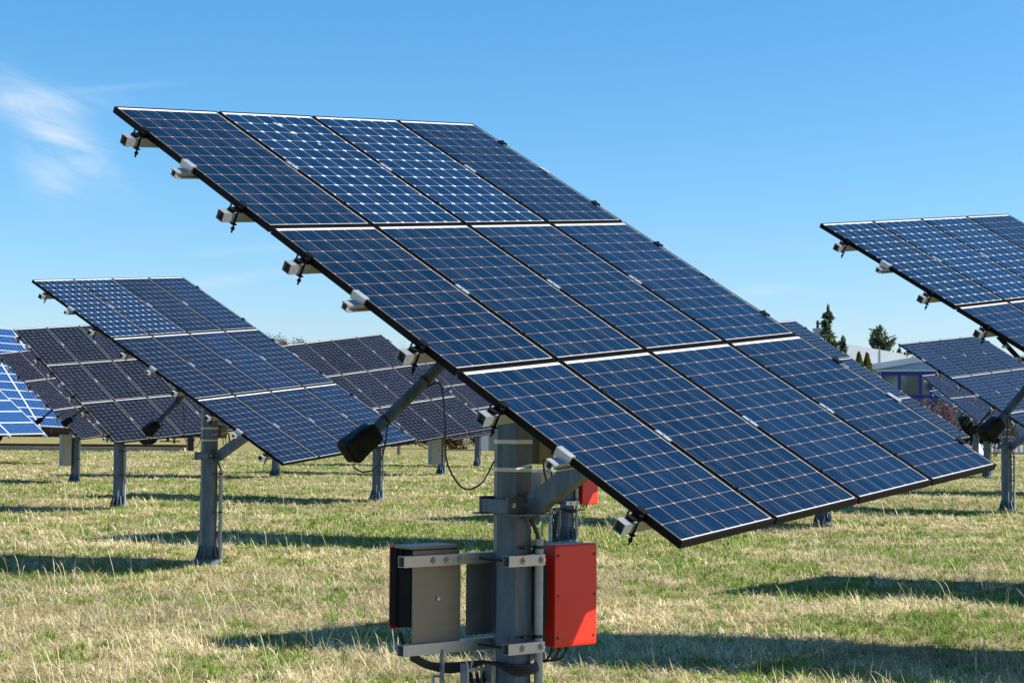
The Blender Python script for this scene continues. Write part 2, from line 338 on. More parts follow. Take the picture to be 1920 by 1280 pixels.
def bag_mesh():
    bm = bmesh.new(); bmesh.ops.create_cube(bm, size=1); bmesh.ops.subdivide_edges(bm, edges=bm.edges[:], cuts=7, use_grid_fill=True)
    X = AD; Z = Vector((0, 1, 0)).cross(X).normalized() * 1.0; Y = Z.cross(X)
    rr = random.Random(3)
    for v in bm.verts:
        a, b, c = v.co
        k = 1 - .12 * max(0, a - .1) * 2                        # narrower where it is tied to the tube
        sag = -.03 * (.5 - a) * (1 if c < 0 else .3)
        wob = .006 * math.sin(9 * a + 5 * b + 3) + .004 * math.sin(13 * b - 7 * c + a * 6) + .004 * math.sin(17 * c + 11 * a) + .0012 * rr.uniform(-1, 1)
        q = P0 - X * .095 + X * (a * .235) + Y * ((b * .125 + wob) * k) + Z * ((c * .13 + wob * .8 + sag) * k)
        v.co = q
    # gathered neck
    me = bpy.data.meshes.new('motor_cover'); bmesh.ops.smooth_vert(bm, verts=bm.verts, factor=.5, use_axis_x=True, use_axis_y=True, use_axis_z=True); [bmesh.ops.smooth_vert(bm, verts=bm.verts, factor=.5, use_axis_x=True, use_axis_y=True, use_axis_z=True) for _ in range(3)]; bm.to_mesh(me); bm.free(); me.materials.append(MT['black'])
    for p in me.polygons: p.use_smooth = True
    return me
ME_BAG = bag_mesh()
def curve_pts(ps, n=10):
    ps = [Vector(p) for p in ps]; o = []; q = [ps[0]] + ps + [ps[-1]]
    for i in range(1, len(q) - 2):
        for k in range(n):
            t = k / n; a, b, c, d = q[i - 1], q[i], q[i + 1], q[i + 2]
            o.append(.5 * ((2 * b) + (c - a) * t + (2 * a - 5 * b + 4 * c - d) * t * t + (3 * b - a - 3 * c + d) * t ** 3))
    o.append(ps[-1]); return o
A46 = P0 + AD * .47
t = MB(); t.tube(curve_pts([A46 + Vector((0, -.03, -.03)), A46 + Vector((.10, -.02, -.02)), A46 + Vector((.15, 0, -.22)), A46 + Vector((.19, .03, -.46)), A46 + Vector((.35, .08, -.62)), A46 + Vector((.52, .12, -.60)), (-.125, .03, 1.79)]), .0055, 6)
t.tube(curve_pts([P0 + AD * .1 + Vector((0, -.036, -.02)), P0 + Vector((.02, -.085, -.09)), P0 + Vector((-.04, -.10, -.19)), P0 + Vector((-.13, -.10, -.215)), P0 - AD * .22 + Vector((-.01, -.075, -.05))]), .0045, 6)
t.tube(curve_pts([(cx, cy, 1.3), (cx - .02, cy, 1.36), (cx - .05, cy + .02, 1.44), (.10, -.03, 1.5), (.16, -.02, 1.6)]), .014, 6)
t.tube(curve_pts([(.19, -.07, 1.80), (.17, -.10, 1.72), (.20, -.11, 1.64), (.23, -.10, 1.70), (.21, -.09, 1.80)]), .006, 6)
t.tube(curve_pts([(.25, -.08, 1.84), (.30, -.08, 1.82), (.30, -.09, 1.66), (.22, -.10, 1.60), (.15, -.09, 1.57)]), .011, 6)
ME_CABLE = t.mesh('cable', MT['cable'], smooth=True)

LAB = {  # x, y, dz, azimuth, tilt, roll, white-grid modules, label
 'A': (.250, 11.046, .025, 40.070, 31.571, -10.609, {(1, 0), (2, 0)}, 'big solar panel array on a hexagonal steel post filling the middle foreground'),
 'B': (-4.003, 25.590, -.016, 53.742, 31.354, -9.557, {(0, 0), (1, 0)}, 'solar array left of the foreground one, two white-grid panels at its upper left'),
 'C': (5.533, 16.345, -.020, 33.789, 31.357, -12.270, {(0, 0), (1, 0), (2, 0)}, 'solar array cut off at the right edge, three white-grid panels in its top row'),
 'D': (11.753, 42.125, -.019, 32.762, 30.990, -10.704, set(), 'solar array below the cut-off one at right, black motor bag beside its strapped post'),
 'E': (-8.524, 40.381, .039, 34.600, 31.686, -9.903, set(), 'dark solar panel array partly hidden behind the left one that has two white-grid panels'),
 'G': (-3.142, 45.289, -.020, 31.061, 31.721, -14.151, set(), 'dark solar panel array behind the black motor bag of the foreground array'),
 'F': (-13.422, 56.733, .016, 38.404, 33.986, -13.150, set(), 'dark solar array squeezed between the bright blue white-framed arrays and another dark array'),
 'I': (6.515, 36.535, -.004, 37.808, 31.367, -9.785, set(), 'solar panel array whose right edge peeks out along the right edge of the foreground array'),
 'M': (-2.352, 66.194, -.097, 31.447, 32.555, -13.122, set(), 'distant dark solar array left of the foreground post, a grey cabinet on its post'),
 'D2': (18.402, 69.339, -.185, 27.574, 33.963, -8.845, set(), 'distant solar array behind and left of the one with the strapped post at right'),
 'D3': (25.097, 97.162, -.195, 36.564, 32.001, -11.882, set(), 'farthest solar panel array at right, its narrow strip in front of blue framed windows'),
 'J': (1.18, 30.40, 0, 40.0, 31.4, -10.5, set(), 'solar panel array hidden behind the foreground one, its post carrying a small red inverter'),
 'K': (10.95, 21.7, 0, 36.0, 31.4, -11.5, set(), 'solar panel array beyond the right edge that throws a long shadow on the grass'),
 'L': (-7.86, 62.3, 0, 44.0, 31.8, -11.0, set(), 'distant solar panel array hidden behind the left array, only its post foot showing'),
 'N': (15.78, 52.5, -.07, 75.0, 48.0, -3.0, set(), 'solar array seen edge-on as a dark sliver at the right edge between two other arrays'),
 'S': (-1.25, 78.3, 0, 33.0, 32.0, -12.0, set(), 'farthest solar panel array behind the foreground post, with a thin post before a white shed'),
}
TR = {}
def tracker(key):
    X, Y, dz, a, ti, rho, white, label = LAB[key]
    a, ti, rho = R(a), R(ti), R(rho); u, v, nn = axes(a, ti, rho)
    U = Vector((math.cos(a), math.sin(a), 0)); F = Vector((math.sin(a), -math.cos(a), 0))
    C = Vector((X, Y, HC + dz)); base = Vector((X, Y, 0)) + OFFU * U + OFFF * F; base.z = float(gz(base.x, base.y))
    root = empty('solar_tracker', base, a)
    tag(root, label, 'solar tracker', 'solar trackers standing in the dry meadow')
    inv = (Matrix.Translation(base) @ Matrix.Rotation(a, 4, 'Z')).inverted()
    AM = Matrix((u, -v, nn)).transposed().to_4x4(); AM.translation = C
    AM = inv @ AM
    near = key in 'ABCDEGIFJ'
    T = lambda x, y, z=0: AM @ Matrix.Translation((x, y, z))
    for j in range(3):
        yc = (1 - j) * PV
        for i in range(4):
            f = place(ME_FRAME, 'solar_module', root, T((i - 1.5) * PU, yc))
            if (i, j) in white: f['label'] = 'panel with brighter white cell grid'
            place(ME_GLASS[1 if (i, j) in white else 2 if key in 'EFGMLS' else 0], 'cell_glass', f)
        for fr, kind in ((.21, 0), (.50, 1), (.83, 0)):
            y = yc + ML / 2 - fr * ML
            rl = place(ME_ALU if kind else ME_RAIL, 'aluminium_rail' if kind else 'steel_rail', root, T(0, y))
            if near:
                for g in (-1, 0, 1): place(ME_CL_BRIGHT if kind else ME_CL_DARK, 'module_clamp', rl, Matrix.Translation((g * PU, 0, 0)))
                if not kind: place(ME_END_SHADE, 'end_shade', rl, Matrix.Translation((-HALF - .10, 0, 0))); place(ME_END_SHADE, 'end_shade', rl, Matrix.Translation((HALF + .10, 0, 0)))
                for sg in (-1, 1):
                    mt = Matrix.Translation((sg * (HALF - .010), 0, 0)) @ (Matrix.Rotation(math.pi, 4, 'Z') if sg > 0 else Matrix.Identity(4))
                    place(ME_ENDCL if kind else ME_HOOK, 'end_clamp' if kind else 'hook_clamp', rl, mt)
    place(ME_AXLE, 'axle_beam', root, T(0, 0))
    place(ME_POST, 'post', root); place(ME_FLANGE, 'base_flange', root); place(ME_HEAD, 'post_head', root)
    c = place(ME_COLLAR, 'collar', root)
    for bx in (-.115, 0, .115): place(ME_BOLT, 'bolt', c, Matrix.Translation((bx, 0, CZ + .008)))
    place(ME_BRACE, 'brace', root)
    cd = place(ME_CONDUIT, 'conduit', root)
    for z in (1.27, .73): place(ME_STRAP, 'pipe_strap', cd, Matrix.Translation((0, 0, z)))
    for z in (1.74, 1.91): place(ME_BAND, 'tape_band', root, Matrix.Translation((0, 0, z)))
    place(ME_CTRL, 'control_box', root)
    if key == 'A': place(ME_JBOX, 'junction_box', root)
    MO = Matrix.Translation((-.34, 0, .11) if key == 'C' else (0, 0, 0)); ac = place(ME_ACT, 'actuator_tube', root, MO); [place(ME_ASTRAP, 'tube_strap', ac, Matrix.Translation(AD * d)) for d in (.10, .46)]
    place(ME_BAG, 'motor_cover', root, MO); place(ME_CABLE, 'cable', root, MO)
    TR[key] = (root, base, a); return root
for k_ in LAB: tracker(k_)

# ---- mounting rails, cable tray and cable bundle on the two posts that carry inverters
t = MB(); t.hollow((-.725, .163, 0), (.52, .163, 0), .062, .066, .004); ME_MR = t.mesh('mounting_rail', MT['alu'])
t = MB(); t.hollow((-.186, -.163, 0), (.10, -.163, 0), .062, .066, .004); ME_MS = t.mesh('mounting_rail', MT['alu'])
t = MB(); t.tube([(-.15, -.163, 0), (-.15, .163, 0)], .007, 8); t.tube([(.15, -.13, 0), (.15, .163, 0)], .007, 8); ME_ROD = t.mesh('threaded_rod', MT['rubber'])
t = MB(); t.tube([(0, -.194, 0), (0, -.204, 0)], .022, 10); t.tube([(0, -.204, 0), (0, -.216, 0)], .013, 6); ME_MBOLT = t.mesh('bolt', MT['bolt'])
t = MB()  # perforated tray: two stringers, rungs and slotted web
x0, x1 = -.36, -.16
for xs in (x0, x1 - .012): t.box(xs, xs + .012, -.02, .05, .02, .58)
for i in range(9):
    z = .03 + i * .062
    t.box(x0 + .012, x1 - .012, .04, .046, z, z + .018)
    for xx in (.035, .075, .115, .15): t.box(x0 + xx, x0 + xx + .02, .041, .045, z + .018, z + .062)
ME_TRAY = t.mesh('cable_tray', MT['galv_bright'])
t = MB()
for k in range(4):
    o = .016 * k
    t.tube(curve_pts([(-.62, .20, .66 - o), (-.5, .18, .58 - o * .6), (-.35, .12, .57 - o), (-.2, .02 - o, .58), (-.10, -.145 - o * .4, .565 - o), (.04, -.165 - o * .3, .565 - o * .8), (.14, -.10, .60 - o), (.26, .02, .64 - o), (.33, .04 + o, .68)]), .011, 6)
for k in range(3):
    t.tube(curve_pts([(-.18 - .04 * k, .08, .56), (-.19 - .05 * k, .03, .48), (-.22 - .03 * k, .0, .40), (-.25 - .03 * k, .0, .02)]), .012, 6)
t.tube(curve_pts([(-.63, .30, .76), (-.62, .28, .70), (-.60, .22, .63)]), .011, 6)
ME_BUNDLE = t.mesh('cable_bundle', MT['rubber'], smooth=True)
t = MB(); t.box(-.19, .24, .20, .215, .72, 1.17); ME_PLATE = t.mesh('back_plate', MT['casing'], bevel=.003)
t = MB(); t.box(-.44, -.425, .12, .15, .10, .66); t.tube(curve_pts([(-.44, .13, .50), (-.50, .13, .50), (-.50, .13, .42), (-.45, .13, .42)]), .008, 6); ME_BAR = t.mesh('hanger_bar', MT['galv_bright'])
for key in 'AJ':
    root = TR[key][0]
    for z in (1.195, .670):
        r_ = place(ME_MR, 'mounting_rail', root, Matrix.Translation((0, 0, z)))
        for bx in (-.50, -.40, -.30):
            if z > 1: place(ME_MBOLT, 'bolt', r_, Matrix.Translation((bx, .325, 0)))
        s_ = place(ME_MS, 'mounting_rail', root, Matrix.Translation((0, 0, z)))
        place(ME_MBOLT, 'bolt', s_, Matrix.Translation((-.07, 0, 0))); place(ME_MBOLT, 'bolt', s_, Matrix.Translation((.075, 0, 0)))
        place(ME_ROD, 'threaded_rod', root, Matrix.Translation((0, 0, z)))
    place(ME_TRAY, 'cable_tray', root); place(ME_BUNDLE, 'cable_bundle', root)
    place(ME_PLATE, 'back_plate', root); place(ME_BAR, 'hanger_bar', root)

# ---- inverters (local: x width, -y front, z up from the bottom)
def inverter(name, w, h, back, label, rails):
    """grey casing with black fins, domed red cover with six screws, metal mounting plate at the back"""
    root = empty(name); tag(root, label, 'inverter', 'red inverters on tracker posts')
    D = .245; yb = 0.0; yf = -D
    t = MB(); t.box(-w / 2 + .012, w / 2 - .012, -.135, -.012, .012, h - .012); obj('casing', t, MT['heatsink'], root, bevel=.006)
    # grey side shells with a chamfered notch
    t = MB(); P = [(-.150, .004), (-.02, .004), (-.02, h * .76), (-.055, h * .76), (-.13, h * .76), (-.150, h * .70)]
    P = [(-.172, .004), (-.02, .004), (-.02, h * .73), (-.120, h * .73), (-.120, h * .985), (-.172, h * .985)]
    for sx in (-1, 1):
        xa, xb = sx * w / 2, sx * (w / 2 - .008); n_ = len(P)
        t.add([(xa, y, z) for y, z in P] + [(xb, y, z) for y, z in P], [tuple(range(n_)), tuple(range(n_, 2 * n_))[::-1]] + [(i, (i + 1) % n_, n_ + (i + 1) % n_, n_ + i) for i in range(n_)])
    t.box(-w / 2, w / 2, -.172, -.005, h * .985, h); obj('side_shell', t, MT['casing' if not back else 'heatsink'], root)
    t = MB()
    if not back:
        P = [(-.165, .0), (-.235, -.008), (-.240, .02), (-.245, h * .5), (-.240, h - .02), (-.225, h + .008), (-.16, h + .004), (-.16, h * .80), (-.185, h * .70), (-.185, h * .30), (-.165, h * .20)]
        P = [(-.150, .0), (-.236, -.004), (-.243, .012), (-.246, h * .5), (-.243, h - .012), (-.236, h + .004), (-.150, h + .002), (-.150, h * .80), (-.172, h * .73), (-.172, h * .29), (-.150, h * .21)]
        n_ = len(P); xa, xb = -w / 2 - .004, w / 2 + .004
        t.add([(xa, y, z) for y, z in P] + [(xb, y, z) for y, z in P], [tuple(range(n_)), tuple(range(n_, 2 * n_))[::-1]] + [(i, (i + 1) % n_, n_ + (i + 1) % n_, n_ + i) for i in range(n_)])
        cv = obj('cover', t, MT['red'], root, bevel=.026, seg=5)
    else:
        t.box(-w / 2 + .010, w / 2 - .004, -.247, -.206, h + .001, h + .016); t.box(-w / 2 + .004, w / 2 - .004, -.247, -.232, -.022, h + .002); cv = obj('cover', t, MT['red'], root, bevel=.004)
        t = MB(); t.box(-w / 2, w / 2, -.231, -.135, .0, h); obj('front_body', t, MT['heatsink'], root)
    for sx in (-1, 1):
        for z in (.09, .5, .90):
            t = MB(); t.tube([(sx * (w / 2 - .022), -.238, z * h), (sx * (w / 2 - .022), -.2475, z * h)], .009, 10); t.tube([(sx * (w / 2 - .022), -.2475, z * h), (sx * (w / 2 - .022), -.2485, z * h)], .006, 6); obj('screw', t, MT['rubber'], cv)
    t = MB(); t.box(-w / 2 + .01, w / 2 - .002, -.011, .0, -.09 if back else .03, h - .035); 
    if back: t.box(-w / 2 + .03, w / 2 - .006, -.20, -.0115, h + .001, h + .020); t.box(-w / 2 + .03, w / 2 - .006, -.0115, -.006, h - .034, h + .020)
    mp_ = obj('mounting_plate', t, MT['alu_plate'], root)
    if back:
        t = MB(); t.tube([(.0, .0, h * .36), (.0, .012, h * .36)], .012, 8); obj('screw', t, MT['bolt'], mp_)
    t = MB()
    for px in (-.06, .0, .06): t.tube([(px, -.09, .012), (px, -.09, -.05)], .014, 8); t.tube(curve_pts([(px, -.09, -.04), (px - .02, -.06, -.10), (px - .05, .0, -.12)]), .008, 6)
    obj('cable_gland', t, MT['rubber'], root)
    return root
rA, bA, aA = TR['A']; MA = Matrix.Translation(bA) @ Matrix.Rotation(aA, 4, 'Z')
iv = inverter('inverter', .345, .625, False, 'red inverter box with a sunlit corner right of the foreground post', None)
iv.matrix_basis = MA @ Matrix.Translation((.425, .128, .645))
iv2 = inverter('inverter', .375, .47, True, 'inverter seen from behind, black side and bare metal plate, left of the foreground post', None)
iv2.matrix_basis = MA @ Matrix.Translation((-.425, .1955, .79)) @ Matrix.Rotation(math.pi, 4, 'Z')
rJ, bJ, aJ = TR['J']; MJ = Matrix.Translation(bJ) @ Matrix.Rotation(aJ, 4, 'Z')
def copy_tree(o, parent=None):
    c = o.copy(); col.objects.link(c); c.parent = parent
    for ch in list(o.children): copy_tree(ch, c)
    return c
iv3 = copy_tree(iv); iv3.matrix_basis = MJ @ Matrix.Translation((.425, .128, .645)); iv3['label'] = 'small distant red inverter box under the edge of the foreground array'

# ---- cabinets hung on two far posts
def cabinet(key, label, zc, w=.36, h=.62):
    root = empty('switch_cabinet', TR[key][1], TR[key][2]); tag(root, label, 'cabinet', 'grey cabinets on far posts')
    t = MB(); t.box(-.50, -.50 + w, -.18, .06, zc - h / 2, zc + h / 2); obj('cabinet_body', t, MT['cabinet'], root, bevel=.006)
    t = MB(); t.box(-.49, -.51 + w, -.196, -.181, zc - h / 2 + .01, zc + h / 2 - .01); d = obj('door', t, MT['cabinet'], root, bevel=.003)
    t = MB(); t.box(-.20, -.18, -.205, -.196, zc - .04, zc + .04); obj('handle', t, MT['rubber'], d)
    t = MB(); t.box(-.51, -.49 + w, -.2, .07, zc + h / 2 + .001, zc + h / 2 + .02); obj('cabinet_roof', t, MT['cabinet'], root)
    t = MB(); t.box(-.16, -.135, -.02, .02, zc - .15, zc + .15); obj('bracket', t, MT['galv'], root)
cabinet('M', 'pale grey cabinet on a far post between the motor bag and the foreground post', .92, .42, 1.05)
cabinet('F', 'narrow dark cabinet on the left side of the leftmost thin post', 1.0, .30, .95)

# ---- bird droppings on a top row panel
t = MB()
for (x, y, ln, an) in ((-.03, .62, .11, .7), (.02, .50, .05, 1.0), (.10, .33, .045, .4)):
    pts = [(x + math.cos(an) * ln * (k - 2) / 4 * .3, y - math.sin(an) * ln * (k - 2) / 4, .0) for k in range(5)]
    t.add([(p[0] - .006 * (1.2 - abs(k - 2) * .3), p[1], -.001) for k, p in enumerate(pts)] + [(p[0] + .006 * (1.1 - abs(k - 2) * .3), p[1] + .002, -.001) for k, p in enumerate(pts)], [(k, k + 1, 6 + k, 5 + k) for k in range(4)])
mod = [c for c in rA.children if c.name.startswith('solar_module')][1]
place(t.mesh('bird_dropping', MT['tape']), 'bird_dropping', mod)

# ------------------------------------------------------------------ bright blue white-framed arrays far left
m, n, l = new_mat('poly_cells'); o_ = n.new('ShaderNodeOutputMaterial'); b_ = n.new('ShaderNodeBsdfPrincipled'); l.new(b_.outputs[0], o_.inputs[0])
uv_ = n.new('ShaderNodeUVMap'); vo = n.new('ShaderNodeTexVoronoi'); vo.inputs['Scale'].default_value = 60; l.new(uv_.outputs[0], vo.inputs['Vector'])
bk = n.new('ShaderNodeTexBrick'); bk.offset = 0; bk.inputs['Scale'].default_value = 1; bk.inputs['Brick Width'].default_value = .158; bk.inputs['Row Height'].default_value = .158; bk.inputs['Mortar Size'].default_value = .0035
bk.inputs['Color1'].default_value = (.007, .042, .155, 1); bk.inputs['Color2'].default_value = (.009, .055, .19, 1); bk.inputs['Mortar'].default_value = (.22, .36, .60, 1); l.new(uv_.outputs[0], bk.inputs['Vector'])
hv = n.new('ShaderNodeMix'); hv.data_type = 'RGBA'; hv.blend_type = 'MULTIPLY'; hv.inputs['Factor'].default_value = .35; l.new(bk.outputs[0], hv.inputs['A']); l.new(vo.outputs['Color'], hv.inputs['B']); l.new(hv.outputs['Result'], b_.inputs['Base Color']); b_.inputs['Roughness'].default_value = .25
MT['poly'] = m
MT['white_frame'] = simple('silver_frame', (.62, .63, .64), .4, .2, .04, 10)
def poly_array(X, Y, Z, a, ti, rho, c0, c1, nrow, label):
    a, ti, rho = R(a), R(ti), R(rho); u, v, nn = axes(a, ti, rho); PW, PH = 1.6, .83
    A = Vector((X, Y, Z + CAM_H)); mid = A + u * ((c0 + c1) / 2 * PW) - v * (nrow / 2 * PH)
    root = empty('solar_array', (mid.x, mid.y, 0), a); tag(root, label, 'solar array', 'bright blue white-framed solar arrays')
    inv = (Matrix.Translation((mid.x, mid.y, 0)) @ Matrix.Rotation(a, 4, 'Z')).inverted()
    AM = Matrix((u, -v, nn)).transposed().to_4x4(); AM.translation = A; AM = inv @ AM
    fr = MB(); w = .028
    fr.box(0, PW - .012, 0, w, -.04, 0); fr.box(0, PW - .012, PH - .012 - w, PH - .012, -.04, 0); fr.box(0, w, w, PH - .012 - w, -.04, 0); fr.box(PW - .012 - w, PW - .012, w, PH - .012 - w, -.04, 0)
    fm = fr.mesh('solar_module', MT['white_frame'])
    g = bpy.data.meshes.new('cell_glass'); g.from_pydata([(w, w, -.004), (PW - .012 - w, w, -.004), (PW - .012 - w, PH - .012 - w, -.004), (w, PH - .012 - w, -.004)], [], [(0, 1, 2, 3)])
    ly = g.uv_layers.new(name='UVMap')
    for li, q in enumerate([(0, 0), (PW, 0), (PW, PH), (0, PH)]): ly.data[li].uv = q
    g.materials.append(MT['poly'])
    for i in range(c0, c1):
        for j in range(nrow):
            f = place(fm, 'solar_module', root, AM @ Matrix.Translation((i * PW, j * PH, 0))); place(g, 'cell_glass', f)
    t = MB(); 
    for i in range(c0, c1 + 1): t.box(i * PW - .04, i * PW + .04, -.12, nrow * PH + .1, -.14, -.045)
    place(t.mesh('support_beam', MT['alu']), 'support_beam', root, AM)
    t = MB(); t.box(-.3, .3, -.3, .3, 0, .5); t.tube([(0, 0, .4), (0, 0, mid.z - .1)], .2, 10); obj('post', t, MT['galv'], root)
    return root
poly_array(-17.499, 68.200, -.682, 49.954, 29.93, -1.5, -4, 0, 6, 'bright blue white-framed solar array at the left edge, nearer and lower of the two')
poly_array(-19.535, 75.228, -.430, 39.6, 26.675, 6.001, -3, 2, 12, 'taller bright blue white-framed solar array behind, topping out at the left edge')

# ------------------------------------------------------------------ railway behind the field, left
MT['rust'] = simple('rusty_steel', (.20, .085, .045), .8, .1, .3, 3)
MT['concrete'] = simple('concrete', (.27, .24, .20), .9, 0, .2, 2)
MT['wagon'] = simple('wagon_brown', (.045, .032, .024), .8, 0, .3, 2)
MT['iron'] = simple('dark_iron', (.018, .018, .018), .7, .2, .3, 3)
t = MB(); t.prism([(-60, 106.2), (-19.2, 106.2), (-19.2, 111.6), (-60, 111.6)], -.2, .06); tag(obj('railway_bed', t, MT['soil']), kind='structure')
t = MB(); t.box(-60, -19.0, 105.6, 106.1, -.2, .24); tag(obj('platform_kerb', t, MT['concrete']), 'pale low concrete kerb in front of the rusty rails', 'kerb')
for y_, lb in ((107.3, 'rusty rail nearer the meadow, left background'), (108.74, 'rusty rail farther from the meadow, under the wagon wheels')):
    t = MB(); t.box(-60, -19.4, y_ - .07, y_ + .07, .06, .09); t.box(-60, -19.4, y_ - .012, y_ + .012, .09, .30); t.box(-60, -19.4, y_ - .04, y_ + .04, .30, .36)
    tag(obj('rail', t, MT['rust']), lb, 'rail', 'rusty railway rails')
wg = empty('flat_wagon', (-25.5, 108, 0)); tag(wg, 'dark brown railway flat wagon standing behind the left arrays', 'wagon')
t = MB(); t.box(-14, 6.6, -1.35, 1.35, 1.05, 1.72)
for i in range(14): t.box(-13.6 + i * 1.5, -13.5 + i * 1.5, -1.41, -1.352, 1.02, 1.75)
obj('wagon_side', t, MT['wagon'], wg)
t = MB(); t.box(-14.3, 6.8, -1.2, -1.0, .78, 1.04); t.box(-14.3, 6.8, 1.0, 1.2, .78, 1.04); t.box(6.6, 6.8, -1.0, 1.0, .78, 1.04); obj('underframe', t, MT['iron'], wg)
for wx in (-5.4, -.7, 3.9):
    t = MB()
    for sy in (-.72, .72): t.tube([(wx, sy - .06, .80), (wx, sy + .06, .80)], .44, 18)
    t.tube([(wx, -.72, .80), (wx, .72, .80)], .08, 8); t.box(wx - .25, wx + .25, -1.05, -.86, .62, .98); obj('wheelset', t, MT['iron'], wg)
t = MB(); t.box(4.8, 6.0, -1.15, -1.0, .55, .62); t.box(5.2, 5.35, -1.15, -1.0, .62, .80); t.box(5.6, 5.7, -1.1, -1.0, .45, .80); obj('brake_gear', t, MT['iron'], wg)
t = MB(); t.tube([(6.8, -.87, .95), (7.15, -.87, .95)], .09, 10); t.tube([(7.15, -.87, .95), (7.2, -.87, .95)], .2, 12); obj('buffer', t, MT['iron'], wg)
t = MB(); t.tube([(6.8, .87, .95), (7.15, .87, .95)], .09, 10); t.tube([(7.15, .87, .95), (7.2, .87, .95)], .2, 12); obj('buffer', t, MT['iron'], wg)
t = MB(); t.box(-18.95, -18.6, 106.3, 106.5, 0, .95); t.box(-19.0, -18.55, 106.28, 106.52, .6, .75); tag(obj('signal_post', t, MT['iron']), 'short dark post at the end of the rusty rails', 'post')

# ------------------------------------------------------------------ buildings at the right
MT['clad'] = simple('white_cladding', (.54, .57, .58), .6, 0, .05, 1.5)
MT['fascia'] = simple('light_grey_fascia', (.62, .66, .68), .5, 0, .05, 1.5)
MT['blue'] = simple('blue_paint', (.001, .016, .26), .45, 0, .08, 4)
MT['roof'] = simple('grey_roof', (.20, .19, .18), .7, 0, .1, 2)
MT['wall'] = simple('painted_wall', (.46, .55, .66), .8, 0, .06, .8)
m, n, l = new_mat('window_glass'); o_ = n.new('ShaderNodeOutputMaterial'); b_ = n.new('ShaderNodeBsdfPrincipled'); l.new(b_.outputs[0], o_.inputs[0])
t_ = n.new('ShaderNodeTexCoord'); zz = n.new('ShaderNodeTexNoise'); zz.inputs['Scale'].default_value = .9; l.new(t_.outputs['Object'], zz.inputs['Vector']); rr_ = n.new('ShaderNodeValToRGB'); l.new(zz.outputs[0], rr_.inputs[0])
rr_.color_ramp.elements[0].position = .4; rr_.color_ramp.elements[1].position = .6; rr_.color_ramp.elements[0].color = (.04, .07, .075, 1); rr_.color_ramp.elements[1].color = (.20, .25, .26, 1)
l.new(rr_.outputs[0], b_.inputs['Base Color']); b_.inputs['Roughness'].default_value = .12; MT['glass'] = m
# hall: a long wall running away to the right, flat roof with a deep fascia
def along(p, q, off0, off1, z0, z1, t):   # a slab following the line p-q on plan
    p = Vector((*p, 0)); q = Vector((*q, 0)); d = (q - p).normalized(); nrm = Vector((d.y, -d.x, 0))
    vs = [p + nrm * off0, q + nrm * off0, q + nrm * off1, p + nrm * off1]
    t.prism([(a.x, a.y) for a in vs][::-1], z0, z1)
hall = empty('hall', (28, 140, 0)); tag(hall, 'long flat-roofed white hall with grey metal fascia behind the two conifers', 'building')
def W(root, *a): 
    return [(x - root.location.x, y - root.location.y) for x, y in a]
pA, pB = W(hall, (20.4, 124.1), (42, 127.9))
def slope_slab(p, q, off0, off1, za, zb, ha, hb, t):   # slab along p-q whose underside and top run from za/ha to zb/hb
    p = Vector((*p, 0)); q = Vector((*q, 0)); d = (q - p).normalized(); nrm = Vector((d.y, -d.x, 0))
    vs = [(p + nrm * off0, za, ha), (q + nrm * off0, zb, hb), (q + nrm * off1, zb, hb), (p + nrm * off1, za, ha)]
    t.add([(a.x, a.y, z) for a, z, _ in vs] + [(a.x, a.y, h) for a, _, h in vs], [(0, 1, 2, 3), (7, 6, 5, 4), (0, 4, 5, 1), (1, 5, 6, 2), (2, 6, 7, 3), (3, 7, 4, 0)])
t = MB(); slope_slab(pA, pB, 0, -12, -.5, -.5, 6.65, 3.4, t)
for k in range(60):
    f0 = k / 60; a = (pA[0] + (pB[0] - pA[0]) * f0, pA[1] + (pB[1] - pA[1]) * f0); b = (a[0] + .06, a[1] + .006); along(a, b, .03, 0.001, -.5, 6.6 - 3.25 * f0, t)
obj('wall', t, MT['clad'], hall)
t = MB(); slope_slab(pA, pB, .45, -12.4, 6.66, 3.41, 7.72, 4.47, t); rf = obj('roof', t, MT['fascia'], hall)
t = MB()
for k in range(1, 9):
    f0 = k / 9; a = (pA[0] + (pB[0] - pA[0]) * f0, pA[1] + (pB[1] - pA[1]) * f0); b = (a[0] + .07, a[1] + .0076); along(a, b, .47, .453, 6.66 - 3.25 * f0, 7.70 - 3.25 * f0, t)
obj('seam', t, MT['roof'], rf)
# glazed annex in front, running towards the viewer at its right end
ax_ = empty('glazed_annex', (27, 112, 0)); tag(ax_, 'low white building with blue framed conservatory windows at right', 'building')
qA, qB = W(ax_, (22.3, 114.5), (28.8, 112.0))
t = MB(); slope_slab(qA, qB, 0, -6, -.5, -.5, 5.2, 6.3, t); obj('wall', t, MT['wall'], ax_)
t = MB(); slope_slab(qA, qB, .35, -6.3, 5.22, 6.32, 5.6, 6.7, t); obj('roof', t, MT['fascia'], ax_)
dq = Vector((qB[0] - qA[0], qB[1] - qA[1])).normalized(); L0 = 1.15
def onq(s): return (qA[0] + dq.x * s, qA[1] + dq.y * s)
bay = MB(); along(onq(L0), onq(L0 + 5.2), .82, 0.01, 4.95, 5.18, bay); b0 = obj('bay_window', bay, MT['blue'], ax_)
t = MB(); along(onq(L0 - .25), onq(L0 + 5.4), .95, .01, 5.19, 5.3, t); obj('canopy', t, MT['clad'], b0)
t = MB()
for s_ in (0, 1.05, 1.68, 2.35, 3.0, 4.05, 5.08):
    if s_ in (1.05, 2.35, 0, 3.0, 4.05, 5.08): along(onq(L0 + s_), onq(L0 + s_ + .16), .81, .66, -.3, 4.95, t)
for z_ in (3.55, 1.5): along(onq(L0), onq(L0 + 5.2), .80, .67, z_, z_ + .18, t)
along(onq(L0 - .22), onq(L0 - .10), .78, .60, -.3, 5.1, t)
obj('window_frame', t, MT['blue'], b0)
